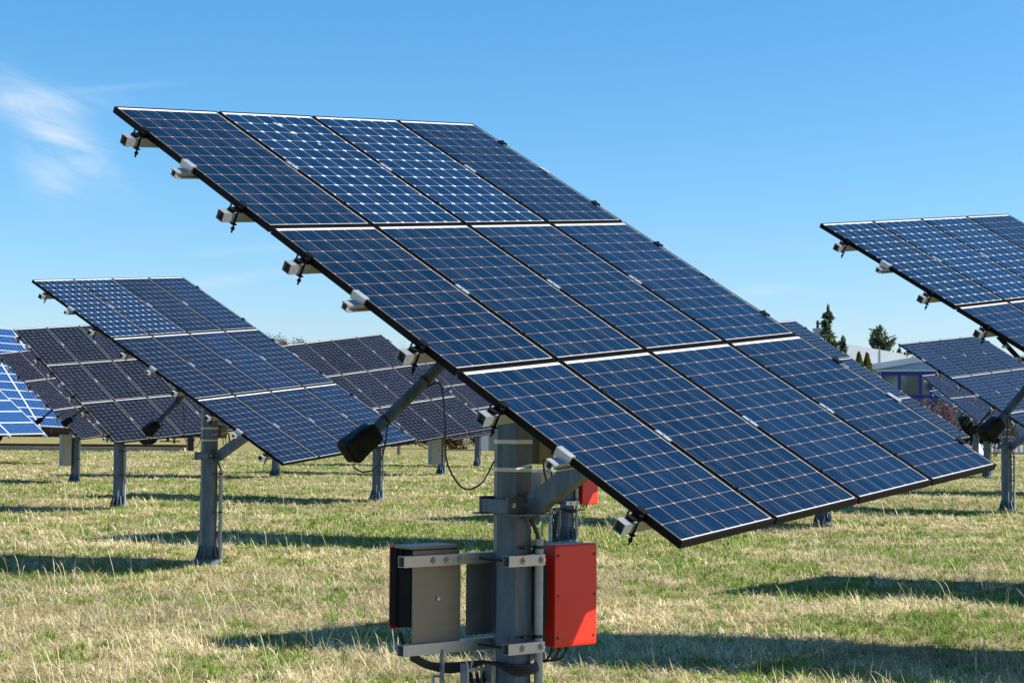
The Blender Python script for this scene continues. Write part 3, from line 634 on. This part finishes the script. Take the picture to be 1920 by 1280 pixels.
t = MB(); along(onq(L0 + .05), onq(L0 + 5.15), .74, .70, -.3, 4.95, t); obj('pane', t, MT['glass'], b0)
t = MB(); along(onq(L0 + 3.2), onq(L0 + 5.6), .12, .005, 2.55, 2.75, t); obj('blue_band', t, MT['blue'], ax_)
# far house with the chimney
hs_ = empty('house', (20.7, 121, 0)); tag(hs_, 'house mostly hidden behind arrays, its white chimney with dark pot showing by the spruce', 'house')
t = MB(); t.box(-4, 2.2, -3, 5, -.3, 4.6); obj('wall', t, MT['clad'], hs_)
t = MB(); vs = [(-4.4, -3.4, 4.5), (2.6, -3.4, 4.5), (2.6, 5.4, 4.5), (-4.4, 5.4, 4.5), (-4.4, 1, 5.9), (2.6, 1, 5.9)]; t.add(vs, [(0, 1, 5, 4), (2, 3, 4, 5), (0, 4, 3), (1, 2, 5), (3, 2, 1, 0)]); rf = obj('roof', t, MT['roof'], hs_)
t = MB(); t.box(-.50, .05, 0, .6, 5.0, 8.15); t.box(-.54, .09, -.04, .64, 8.15, 8.26); ch = obj('chimney', t, MT['clad'], rf)
t = MB(); t.tube([(-.22, .3, 8.26), (-.22, .3, 8.68)], .10, 8); t.tube([(-.22, .3, 8.62), (-.22, .3, 8.82)], .14, 8, .05); obj('chimney_pot', t, MT['iron'], ch)
# shed and post far behind the middle
sh = empty('shed', (-1.6, 118, 0)); tag(sh, 'small white shed with dark door far behind the foreground post', 'shed')
t = MB(); t.box(-.62, .12, -1.5, 1.5, -.2, 1.6); obj('wall', t, MT['clad'], sh)
t = MB(); t.box(.13, .8, -1.45, 1.5, -.2, 1.75); obj('door', t, MT['roof'], sh)
t = MB(); t.box(-.75, .95, -1.7, 1.7, 1.76, 1.9); obj('roof', t, MT['roof'], sh)

# ------------------------------------------------------------------ plants
def leaf_material(name, c1, c2, c3=None, trans=.25):
    m, n, l = new_mat(name); o = n.new('ShaderNodeOutputMaterial'); at = n.new('ShaderNodeAttribute'); at.attribute_name = 'tint'
    cr = n.new('ShaderNodeValToRGB'); l.new(at.outputs['Fac'], cr.inputs[0]); e = cr.color_ramp.elements; e[0].color = (*c1, 1); e[1].color = (*c2, 1)
    if c3: x = e.new(.5); x.color = (*c3, 1)
    d = n.new('ShaderNodeBsdfDiffuse'); tr = n.new('ShaderNodeBsdfTranslucent'); mx = n.new('ShaderNodeMixShader'); mx.inputs[0].default_value = trans
    l.new(cr.outputs[0], d.inputs[0]); l.new(cr.outputs[0], tr.inputs[0]); l.new(d.outputs[0], mx.inputs[1]); l.new(tr.outputs[0], mx.inputs[2]); l.new(mx.outputs[0], o.inputs[0]); return m
MT['spruce'] = leaf_material('spruce_needles', (.032, .058, .036), (.13, .16, .085))
MT['thuja'] = leaf_material('thuja_foliage', (.045, .060, .012), (.17, .16, .035))
MT['pine'] = leaf_material('pine_needles', (.034, .060, .040), (.12, .15, .085))
MT['twig'] = leaf_material('bare_twigs', (.10, .07, .055), (.24, .17, .14), trans=.1)
MT['shrub'] = leaf_material('dry_shrub_leaves', (.09, .052, .05), (.26, .17, .11), (.17, .11, .13))
MT['hedge'] = leaf_material('dark_hedge_leaves', (.008, .014, .009), (.030, .045, .022))
MT['brown_hedge'] = leaf_material('brown_hedge_leaves', (.05, .022, .014), (.16, .085, .05))
MT['bark'] = simple('bark', (.07, .052, .04), .9, 0, .3, 8)
MT['wood'] = leaf_material('winter_wood', (.065, .045, .045), (.15, .11, .10), trans=.05)
def leaf_mesh(name, P, size, mat, seed, tint=None, elong=1.6, dirs=None):
    """many leaf-sized quads at the points P"""
    r = np.random.default_rng(seed); k = len(P); P = np.asarray(P, float)
    a = r.normal(size=(k, 3)) if dirs is None else np.asarray(dirs, float) + r.normal(size=(k, 3)) * .35
    a /= np.linalg.norm(a, axis=1, keepdims=True); b = np.cross(a, r.normal(size=(k, 3))); b /= np.linalg.norm(b, axis=1, keepdims=True)
    s = size * r.uniform(.6, 1.4, (k, 1)); A = a * s * elong; B = b * s * .5
    V = np.stack([P - A - B * .4, P + B, P + A, P - B], 1).reshape(-1, 3)
    me = bpy.data.meshes.new(name); F = np.arange(4 * k).reshape(-1, 4)
    me.vertices.add(4 * k); me.vertices.foreach_set('co', V.ravel()); me.loops.add(4 * k); me.loops.foreach_set('vertex_index', F.ravel()); me.polygons.add(k); me.polygons.foreach_set('loop_start', np.arange(0, 4 * k, 4)); me.polygons.foreach_set('loop_total', np.full(k, 4)); me.update()
    tn = (r.random(k) if tint is None else np.clip(tint + r.normal(0, .15, k), 0, 1)); at = me.attributes.new('tint', 'FLOAT', 'POINT'); at.data.foreach_set('value', np.repeat(tn, 4).astype(np.float32))
    me.materials.append(mat); return me
def conifer(name, x, y, h, rad, label, mat, seed, kind='spruce', z0=0.0, cat='tree', nwhorl=None, leaf=.13, group=None, per=34, base=.06):
    r = np.random.default_rng(seed); root = empty(name, (x, y, z0)); tag(root, label, cat, group)
    t = MB(); t.tube([(0, 0, -.3), (0.03, 0, h * .5), (0, 0, h * .99)], h * .016, 7, .015)
    pts = []; tin = []; dr = []; nw = nwhorl or int(h * 3.2)
    for w in range(nw):
        f = base + (1 - base) * w / nw; z = h * f
        rr = rad * (1 - f) ** (.8 if kind == 'spruce' else .55) + .05
        for b in range(r.integers(4, 7)):
            if r.random() < .12: continue
            a = r.uniform(0, 2 * math.pi); ln = rr * r.uniform(.6, 1.15)
            up = (-.25 - .2 * f if kind == 'spruce' else .75); e = Vector((math.cos(a) * ln, math.sin(a) * ln, z + ln * up + (.22 * ln if kind == 'spruce' else 0)))
            t.tube([(0, 0, z), (e.x * .55, e.y * .55, z + (e.z - z) * (.8 if kind == 'spruce' else .3)), e], .02 * (1 - f) + .008, 4, .004)
            tb = r.uniform(.0, 1)
            for q in range(max(4, int(per * ln / rad))):
                s = r.uniform(.2, 1.05); sp = .07 * rad * (1.2 - s * .6)
                p = Vector((e.x * s, e.y * s, z + (e.z - z) * (s if kind == 'spruce' else s * s))); pts.append((p.x + r.normal(0, sp), p.y + r.normal(0, sp), p.z + r.normal(0, sp * .8))); tin.append(tb * .6 + .2); dr.append((math.cos(a), math.sin(a), up))
    for q in range(40): pts.append((r.normal(0, .05), r.normal(0, .05), h * r.uniform(.93, 1.02))); tin.append(.4); dr.append((0, 0, 1))
    obj('trunk', t, MT['bark'], root); place(leaf_mesh('crown', pts, leaf, mat, seed, np.array(tin), 1.5, dr), 'crown', root); return root
conifer('spruce_tree', 20.95, 120, 9.45, 1.75, 'tall ragged dark spruce beside the white chimney', MT['spruce'], 3, per=75, leaf=.15, nwhorl=36)
conifer('spruce_tree', 21.75, 119, 7.45, 1.0, 'small spruce just right of the tall ragged one', MT['spruce'], 4, per=55, leaf=.13, nwhorl=28)
conifer('pine_tree', 30.5, 150, 9.7, 2.5, 'bushy pine with upswept branches standing behind the white hall', MT['pine'], 5, kind='pine', per=60, leaf=.16, base=.25, nwhorl=24)
conifer('pine_tree', 36.8, 172, 8.9, .9, 'tiny dark treetop above the hall fascia near the right array', MT['pine'], 6, kind='pine', per=20, leaf=.16, base=.4)
for i, (x, lb) in enumerate(((19.15, 'left one of the two ochre-green columnar thujas before the hall'), (19.66, 'right one of the two ochre-green columnar thujas before the hall'))):
    r = np.random.default_rng(20 + i); h = 5.85 - .02 * i; k = 5200; f = r.random(k) ** .9; a = r.uniform(0, 2 * math.pi, k)
    rad = np.interp(f, [0, .1, .4, .7, .9, 1], [.40, .46, .46, .36, .18, .02]) * r.uniform(.75, 1.08, k) * (1 + .14 * np.sin(a * 3 + f * 9))
    pts = np.stack([rad * np.cos(a), rad * np.sin(a), .15 + f * (h - .15)], 1); root = empty('thuja_tree', (x, 100 + i * .3, 0)); tag(root, lb, 'thuja', 'pair of thujas in front of the white hall')
    t = MB(); t.tube([(0, 0, -.2), (0, 0, h * .9)], .08, 6, .01); obj('trunk', t, MT['bark'], root)
    place(leaf_mesh('crown', pts, .055, MT['thuja'], 30 + i, .5 + .35 * np.sin(a * 2.5 + f * 7 + i), 1.9, np.stack([np.cos(a) * .4, np.sin(a) * .4, np.ones(k)], 1)), 'crown', root)
def bush(name, x, y, rx, ry, h, mat, label, seed, k, leaf, cat='shrub', twigs=24):
    r = np.random.default_rng(seed); root = empty(name, (x, y, 0)); tag(root, label, cat); t = MB()
    cl = [(r.uniform(-.75, .75) * rx, r.uniform(-.6, .6) * ry, h * r.uniform(.35, .9), r.uniform(.22, .4) * min(rx, h) + .1) for _ in range(16)]
    for c in cl: t.tube([(c[0] * .3, c[1] * .3, -.1), (c[0] * .8, c[1] * .8, c[2] * .6), c[:3]], .022, 5, .005)
    for _ in range(twigs):
        c = cl[r.integers(len(cl))]; t.tube([c[:3], (c[0] + r.normal(0, .2), c[1] + r.normal(0, .2), min(h * 1.15, c[2] + r.uniform(.2, .5)))], .010, 4, .004)
    pts = []; tin = []
    for q in range(k):
        c = cl[r.integers(len(cl))]; d = r.normal(size=3); d /= np.linalg.norm(d); d *= c[3] * r.uniform(.3, 1.1); pts.append((c[0] + d[0] * 1.3, c[1] + d[1], max(.05, c[2] + d[2]))); tin.append(.2 + .6 * (c[3] * 7 % 1))
    obj('stems', t, MT['bark'], root); place(leaf_mesh('foliage', pts, leaf, mat, seed, np.array(tin)), 'foliage', root); return root
bush('shrub', 24.1, 104.5, 1.5, .9, 3.4, MT['shrub'], 'purple-brown dry shrub in front of the blue framed windows', 41, 2600, .055)
bush('shrub', 29.2, 110.3, 1.6, .9, 2.7, MT['hedge'], 'dark bush in the shade beyond the strapped post at right', 42, 7000, .10)
bush('hedge', -4.6, 122, 4.2, 1.0, 1.45, MT['brown_hedge'], 'reddish brown hedge far behind the post with the grey cabinet', 43, 5000, .08, 'hedge')
t = MB(); t.box(-2.95, -2.87, 119.4, 119.5, -.1, 1.2); tag(obj('marker_post', t, MT['tape']), 'thin white marker post before the brown hedge', 'post')
t = MB(); t.box(22, 60, 119, 119.5, -.1, .14); tag(obj('kerb', t, MT['concrete']), 'grey kerb along the far edge of the meadow at right', 'kerb')
def bare_tree(x, y, h, label, seed, group=None, spread=.42, lean=(0, 0)):
    r = random.Random(seed); root = empty('bare_tree', (x, y, 0)); tag(root, label, 'tree', group); T_ = MB(); C_ = MB()
    def grow(p, d, ln, rad, lv):
        pts = [p]; q = p.copy(); dd = d.copy()
        for k in range(3):
            dd = (dd + Vector((r.uniform(-1, 1), r.uniform(-1, 1), r.uniform(-.4, .8))) * .16).normalized(); q = q + dd * (ln / 3); pts.append(q.copy())
        (T_ if lv == 0 else C_).tube(pts, rad, 6 if lv < 2 else 4, rad * .55, cap=False)
        if lv < 4:
            for k in range(r.randint(3, 4) if lv < 3 else 3):
                a = r.uniform(0, 6.283); s = r.uniform(.5, 1.0) * (spread + .25); b = pts[r.randint(1, 3)] if k else pts[-1]
                nd = (dd + Vector((math.cos(a) * s, math.sin(a) * s, r.uniform(-.1, .35)))).normalized(); grow(b, nd, ln * r.uniform(.55, .75), rad * .52, lv + 1)
    grow(Vector((0, 0, -.2)), Vector((lean[0], lean[1], 1)).normalized(), h * .38, h * .016, 0)
    obj('trunk', T_, MT['bark'], root); me = C_.mesh('crown', MT['twig']); at = me.attributes.new('tint', 'FLOAT', 'POINT'); at.data.foreach_set('value', rng.random(len(me.vertices)).astype(np.float32)); place(me, 'crown', root)
bare_tree(-6.2, 100, 7.2, 'leafless tree with branches reaching past the left edge of the foreground array', 5, spread=.6)
for i, (x, y, h, lb) in enumerate(((44, 160, 8.6, 'leftmost leafless tree in the gap between arrays at the right edge'), (46.6, 168, 8.2, 'middle leafless tree in the gap between arrays at the right edge'), (49.5, 172, 8.0, 'rightmost leafless tree in the gap between arrays at the right edge'))):
    bare_tree(x, y, h, lb, 50 + i, 'bare trees beyond the right arrays', .5)

# ------------------------------------------------------------------ wooded hill on the horizon
hx = np.linspace(-420, 420, 85); hy = np.linspace(480, 900, 30); HX, HY = np.meshgrid(hx, hy)
def hill_z(X, Y): return (np.interp(X, [-420, -260, -110, -80, -60, -40, 60, 200, 420], [24, 25, 29.6, 26.2, 23.4, 21.4, 14, 13, 17]) * np.clip((Y - 480) / 170, 0, 1) ** .8 + 4 * (fbm(X * .02 + 30, Y * .02 + 30, 71, 3) - .5)) - 1.0 * (Y < 490)
HZ = hill_z(HX, HY); ii = np.arange(85 * 30).reshape(30, 85)
me = bpy.data.meshes.new('hill'); me.from_pydata(np.stack([HX, HY, HZ], -1).reshape(-1, 3).tolist(), [], np.stack([ii[:-1, :-1], ii[:-1, 1:], ii[1:, 1:], ii[1:, :-1]], -1).reshape(-1, 4).tolist()); me.materials.append(MT['soil']); tag(place(me, 'hill'), kind='structure')
k = 3600; tx = rng.uniform(-400, 400, k); ty = 500 + 190 * rng.random(k); tz = hill_z(tx, ty); th = rng.uniform(3.0, 6.0, k); per = 70
rad = np.repeat(th * .38, per); d = rng.normal(size=(k * per, 3)); d /= np.linalg.norm(d, axis=1, keepdims=True)
P = np.stack([np.repeat(tx, per), np.repeat(ty, per), np.repeat(tz + th * .62, per)], 1) + d * rad[:, None] * rng.uniform(.3, 1.1, (k * per, 1)) * np.array([1, 1, 1.1])
o = place(leaf_mesh('wood', P, .28, MT['wood'], 9, np.repeat(rng.random(k), per), 1.2), 'wood'); tag(o, 'brown leafless wood covering the hill on the horizon', 'wood', kind='stuff')
for i, (x, y, h, lb) in enumerate(((-67.9, 580, 8.5, 'tallest dark spruce on the skyline of the brown hill'), (-66.4, 583, 6.0, 'middle small spruce on the skyline of the brown hill'), (-65.3, 582, 6.4, 'right small spruce on the skyline of the brown hill'))):
    conifer('spruce_tree', x, y, h, 1.5, lb, MT['spruce'], 60 + i, z0=float(hill_z(np.array([x]), np.array([y]))[0]), per=18, leaf=.35, nwhorl=14, group='small spruces on the far hill')

# ------------------------------------------------------------------ dry meadow grass
m, n, l = new_mat('meadow_grass'); o_ = n.new('ShaderNodeOutputMaterial'); at = n.new('ShaderNodeAttribute'); at.attribute_name = 'blade_colour'
d_ = n.new('ShaderNodeBsdfPrincipled'); d_.inputs['Roughness'].default_value = .6; d_.inputs['Specular IOR Level'].default_value = .25; tr = n.new('ShaderNodeBsdfTranslucent'); mx = n.new('ShaderNodeMixShader'); mx.inputs[0].default_value = .28
l.new(at.outputs['Color'], d_.inputs['Base Color']); l.new(at.outputs['Color'], tr.inputs[0]); l.new(d_.outputs[0], mx.inputs[1]); l.new(tr.outputs[0], mx.inputs[2]); l.new(mx.outputs[0], o_.inputs[0])
def blades(X, Y, h, w, lean, az_, bend, colr, name, label, mat):
    k = len(X); Z = gz(X, Y); dx, dy = np.cos(az_), np.sin(az_); sx, sy = -dy, dx
    # root pair, mid pair, tip
    def ring(f, wf, lf): 
        cz = Z - .01 + h * f * np.cos(np.clip(lean * lf, 0, 1.5)); cr = h * f * np.sin(np.clip(lean * lf, 0, 1.5)) 
        return X + dx * cr, Y + dy * cr, cz, w * wf
    V = np.empty((k, 5, 3))
    x, y, z, ww = ring(0, 1, 1); V[:, 0] = np.stack([x - sx * ww / 2, y - sy * ww / 2, z], 1); V[:, 1] = np.stack([x + sx * ww / 2, y + sy * ww / 2, z], 1)
    x, y, z, ww = ring(.55, .85, .75); V[:, 2] = np.stack([x + sx * ww / 2, y + sy * ww / 2, z], 1); V[:, 3] = np.stack([x - sx * ww / 2, y - sy * ww / 2, z], 1)
    x2, y2 = x + dx * h * .5 * np.sin(lean + bend), y + dy * h * .5 * np.sin(lean + bend); z2 = np.maximum(Z + .01, z + h * .5 * np.cos(lean + bend)); V[:, 4] = np.stack([x2, y2, z2], 1)
    me = bpy.data.meshes.new(name); b = np.arange(k)[:, None] * 5
    loops = np.concatenate([b + np.array([0, 1, 2, 3]), b + np.array([3, 2, 4])], 1).ravel()
    ls = (np.arange(k)[:, None] * 7 + np.array([0, 4])).ravel(); lt = np.tile([4, 3], k)
    me.vertices.add(5 * k); me.vertices.foreach_set('co', V.astype(np.float32).ravel()); me.loops.add(7 * k); me.loops.foreach_set('vertex_index', loops.astype(np.int32)); me.polygons.add(2 * k); me.polygons.foreach_set('loop_start', ls.astype(np.int32)); me.polygons.foreach_set('loop_total', lt.astype(np.int32)); me.update()
    ca = me.attributes.new('blade_colour', 'FLOAT_COLOR', 'POINT'); c4 = np.ones((k, 5, 4), np.float32); c4[:, :, :3] = colr[:, None, :]; ca.data.foreach_set('color', c4.ravel())
    me.materials.append(mat); return tag(place(me, name), label, 'grass', kind='stuff')
MT['grass'] = m
Ys = []; ybin = np.concatenate([np.arange(11, 30, 1.0), np.arange(30, 108, 2.0)])
XL = []; YL = []
for a_, b_2 in zip(ybin[:-1], ybin[1:]):
    ym = (a_ + b_2) / 2; dens = min(2300, 2300 * (15 / ym) ** 2.0); wd = .60 * ym + 6
    kk = int(dens * wd * (b_2 - a_)); YL.append(rng.uniform(a_, b_2, kk)); XL.append(rng.uniform(-wd / 2, wd / 2, kk))
GX = np.concatenate(XL); GY = np.concatenate(YL); k = len(GX)
# clumping: draw some blades together into tufts
tuft = rng.random(k) < .55; cell = .22 * 2.0 ** np.floor(np.log2(np.maximum(1, GY / 16))); cxx = np.floor(GX / cell); cyy = np.floor(GY / cell)
hsh = lambda a, b, s: np.modf(np.abs(np.sin(a * 127.1 + b * 311.7 + s * 74.7) * 43758.5453))[0]
tx_ = (cxx + hsh(cxx, cyy, 1)) * cell; ty_ = (cyy + hsh(cxx, cyy, 2)) * cell
GX = np.where(tuft, tx_ + (GX - tx_) * .33, GX); GY = np.where(tuft, ty_ + (GY - ty_) * .33, GY)
g1 = fbm(GX * .8 + 60, GY * .55 + 60, 21, 4); g2 = fbm(GX * 3.1 + 80, GY * 2.3 + 80, 31, 3); g3 = fbm(GX * .12 + 80, GY * .16 + 80, 41, 2)
tgreen = hsh(cxx, cyy, 5); pg = np.clip(.9 * (tgreen > .86) + (tgreen - .5) * .25 + (.45 * g1 + .45 * g2 + .25 * g3 - .545) * 9.0 - .17, .07, .88)
green = rng.random(k) < pg
hh = np.where(green, rng.uniform(.04, .11, k), rng.uniform(.07, .19, k)) * (.35 + .7 * fbm(GX * .9 + 20, GY * .9 + 20, 51, 3) + .9 * fbm(GX * 3.3 + 20, GY * 3.3 + 20, 55, 2))
wdt = np.where(green, .0052, .0050) * np.maximum(1, GY / 15) ** .95 * rng.uniform(.7, 1.3, k)
swirl = fbm(GX * .8 + 70, GY * .8 + 70, 61, 2) * 12
lean = np.where(green, rng.uniform(.2, 1.3, k), np.clip(rng.normal(1.62, .42, k), .1, 1.95)); bend = rng.uniform(-.3, 1.3, k)
azm = np.where(green | (rng.random(k) < .6), rng.uniform(0, 6.283, k), swirl + rng.normal(0, .9, k))
tone_ = hsh(cxx, cyy, 3)[:, None]; v_ = rng.random(k)[:, None]; warm = rng.random(k)[:, None]; big = np.clip((fbm(GX * .5 + 10, GY * .5 + 30, 81, 3) - .3) * 2, 0, 1)[:, None]
straw = (np.array([.42, .32, .15]) * (1 - v_) + np.array([.93, .83, .57]) * v_) * (.64 + .46 * big) * (.78 + .40 * tone_); straw = straw * (1 - .25 * warm * np.array([0, .15, .35]))
grn = (np.array([.085, .155, .018]) * (1 - v_) + np.array([.36, .50, .09]) * v_) * (.60 + .50 * tone_)
blades(GX, GY, hh, wdt, lean, azm, bend, np.where(green[:, None], grn, straw), 'meadow_grass', 'straw-dry meadow grass with green patches covering the ground', MT['grass'])
# taller bent stalks standing out of the sward, each a curved strip with a ragged seed head
k = 4200; SY = 12.5 + 38 * rng.random(k) ** 2.0; SX = rng.uniform(-.5, .5, k) * (.6 * SY + 5)
keep = fbm(SX * .55 + 90, SY * .45 + 90, 91, 3) > .57; SX, SY = SX[keep], SY[keep]; k = len(SX); n_ = 7
ln = rng.uniform(.14, .46, k); th = np.abs(rng.normal(.35, .35, k)); cv = rng.uniform(.2, 1.9, k) * ln / .4; aa = rng.normal(2.6, 1.3, k); ww = .0052 * np.maximum(1, SY / 18)
px_, py_, pz_ = SX.copy(), SY.copy(), gz(SX, SY) - .01; V = np.empty((k, n_, 2, 3)); zero = pz_ + .015
for i in range(n_):
    f = i / (n_ - 1); wf = ww * np.where(f > .72, 1.35 if i < n_ - 1 else .3, .9)
    V[:, i, 0] = np.stack([px_ + np.sin(aa) * wf / 2, py_ - np.cos(aa) * wf / 2, pz_], 1); V[:, i, 1] = np.stack([px_ - np.sin(aa) * wf / 2, py_ + np.cos(aa) * wf / 2, pz_], 1)
    t_a = th + cv * f ** 2.2; st = ln / (n_ - 1); px_ = px_ + np.cos(aa) * np.sin(t_a) * st; py_ = py_ + np.sin(aa) * np.sin(t_a) * st; pz_ = np.maximum(zero, pz_ + np.cos(t_a) * st)
me = bpy.data.meshes.new('grass_stalks'); b = (np.arange(k)[:, None, None] * (2 * n_) + np.arange(n_ - 1)[None, :, None] * 2 + np.array([0, 1, 3, 2])).reshape(-1)
me.vertices.add(k * n_ * 2); me.vertices.foreach_set('co', V.astype(np.float32).ravel()); me.loops.add(len(b)); me.loops.foreach_set('vertex_index', b.astype(np.int32)); nf = len(b) // 4
me.polygons.add(nf); me.polygons.foreach_set('loop_start', np.arange(0, 4 * nf, 4, dtype=np.int32)); me.polygons.foreach_set('loop_total', np.full(nf, 4, np.int32)); me.update()
vv = rng.random(k)[:, None]; cl = np.array([.36, .27, .14]) * (1 - vv) + np.array([.66, .56, .38]) * vv; c4 = np.ones((k, n_ * 2, 4), np.float32); c4[:, :, :3] = cl[:, None, :]
ca = me.attributes.new('blade_colour', 'FLOAT_COLOR', 'POINT'); ca.data.foreach_set('color', c4.ravel()); me.materials.append(MT['grass'])
tag(place(me, 'grass_stalks'), 'long bent dry stalks rising above the meadow grass', 'grass', kind='stuff')
